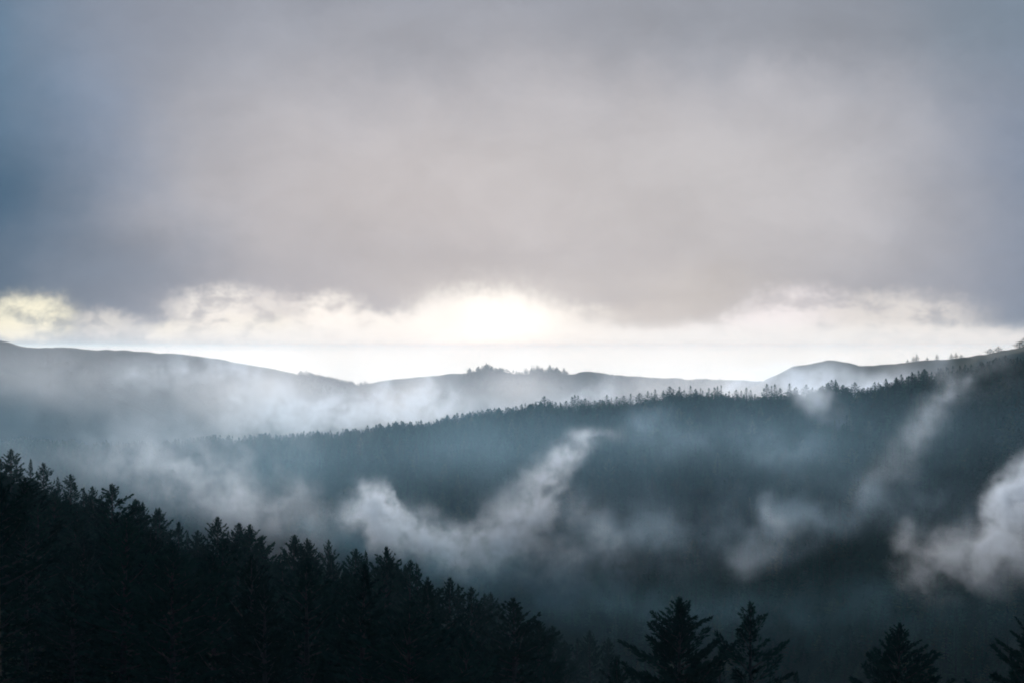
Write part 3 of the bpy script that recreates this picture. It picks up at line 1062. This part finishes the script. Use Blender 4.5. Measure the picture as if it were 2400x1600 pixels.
# ------------------------------------------------------------------ forests (nobody could count them)
def forest(name, pts, hs, label):
    me = bpy.data.meshes.new(name)
    me.from_pydata([tuple(p) for p in pts], [], [])
    rs = np.random.RandomState(len(pts))
    n = len(pts)
    for nm, arr, ty in (('height', np.asarray(hs) / 20.0, 'FLOAT'), ('wide', rs.uniform(.75, 1.25, n), 'FLOAT'), ('turn', rs.uniform(0, 6.28, n), 'FLOAT'), ('pick', rs.randint(0, 4, n), 'INT')):
        at = me.attributes.new(nm, ty, 'POINT')
        at.data.foreach_set('value', list(arr))
    o = bpy.data.objects.new(name, me)
    COL.objects.link(o)
    o['kind'] = 'stuff'
    o['label'] = label
    g = bpy.data.node_groups.new(name + '_scatter', 'GeometryNodeTree')
    g.interface.new_socket('Geometry', in_out='INPUT', socket_type='NodeSocketGeometry')
    g.interface.new_socket('Geometry', in_out='OUTPUT', socket_type='NodeSocketGeometry')
    t = NT(g)
    gi, go = t.new('NodeGroupInput'), t.new('NodeGroupOutput')
    gti = t.new('GeometryNodeGeometryToInstance')
    for k in (3, 2, 1, 0):
        oi = t.new('GeometryNodeObjectInfo')
        oi.inputs['Object'].default_value = SMALL[k]
        t.l.new(oi.outputs['Geometry'], gti.inputs[0])

    def na(nm, typ='FLOAT'):
        nd = t.new('GeometryNodeInputNamedAttribute', data_type=typ)
        nd.inputs['Name'].default_value = nm
        return nd.outputs[0]
    ip = t.new('GeometryNodeInstanceOnPoints')
    t.l.new(gi.outputs[0], ip.inputs['Points'])
    t.l.new(gti.outputs[0], ip.inputs['Instance'])
    ip.inputs['Pick Instance'].default_value = True
    t.l.new(na('pick', 'INT'), ip.inputs['Instance Index'])
    t.l.new(t.comb(0.0, 0.0, na('turn')), ip.inputs['Rotation'])
    w = na('wide')
    t.l.new(t.comb(w, w, na('height')), ip.inputs['Scale'])
    t.l.new(ip.outputs[0], go.inputs[0])
    md = o.modifiers.new('scatter', 'NODES')
    md.node_group = g
    return o


def scatter(n, u0, u1, Y0, Y1, keep, hlo, hhi, seed, crest=None):
    rs = np.random.RandomState(seed)
    uu = rs.uniform(u0, u1, n)
    YY = np.sqrt(rs.uniform(Y0 ** 2, Y1 ** 2, n))
    x = (uu - 1200) / F * YY
    z = terrain(x, YY)
    k = keep(uu, YY, z, x)
    hh = rs.uniform(hlo, hhi, n) * (1 + 0.9 * fbm(x, YY, 60, 5, 3))
    if crest is not None:      # trees stay low along the crest, where single tall ones stand out
        Yc = np.interp(uu, RIDGES[crest][0][0], RIDGES[crest][0][2])
        hh = np.where(np.abs(YY - Yc) < 110, np.minimum(hh * 0.9, 14.0), hh)
    return np.stack([x, YY, z - 0.4], 1)[k], hh[k]


def keep_mid(u, Y, z, x):
    Yc = np.interp(u, *[RIDGES['B'][0][i] for i in (0, 2)])
    return (Y < Yc + 60)


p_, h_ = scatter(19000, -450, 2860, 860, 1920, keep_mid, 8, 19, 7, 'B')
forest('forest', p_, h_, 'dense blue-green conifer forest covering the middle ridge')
print('mid forest', len(p_))


def keep_far(u, Y, z, x):
    YcE = np.interp(u, *[RIDGES['E'][0][i] for i in (0, 2)])
    dens = (fbm(x, Y, 260, 19, 3) > -0.12) & ((u > 700) | (np.abs(Y - 2950) > 140))
    knoll = (u > 1085) & (u < 1215) & (np.abs(Y - YcE) < 90)
    left = (u > 700) & (u < 1000)
    return (Y < YcE + 25) & (u < 1800) & (dens | knoll) & ((u < 1330) | (Y < YcE - 60))


us, ps, ys = RIDGES['B'][0]
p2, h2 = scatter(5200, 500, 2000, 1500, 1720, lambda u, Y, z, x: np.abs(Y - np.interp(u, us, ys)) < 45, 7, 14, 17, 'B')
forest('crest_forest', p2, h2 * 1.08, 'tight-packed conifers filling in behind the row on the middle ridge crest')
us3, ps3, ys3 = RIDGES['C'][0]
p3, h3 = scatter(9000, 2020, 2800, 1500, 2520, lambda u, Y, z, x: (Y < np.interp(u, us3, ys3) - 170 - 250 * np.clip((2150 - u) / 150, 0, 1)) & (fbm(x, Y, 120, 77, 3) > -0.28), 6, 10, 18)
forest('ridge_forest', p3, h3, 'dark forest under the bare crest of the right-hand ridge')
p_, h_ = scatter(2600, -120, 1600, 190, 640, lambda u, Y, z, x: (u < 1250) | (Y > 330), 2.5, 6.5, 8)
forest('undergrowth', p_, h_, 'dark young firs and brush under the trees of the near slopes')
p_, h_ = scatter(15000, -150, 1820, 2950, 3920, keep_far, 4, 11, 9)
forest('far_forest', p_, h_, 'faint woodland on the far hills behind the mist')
print('far forest', len(p_))
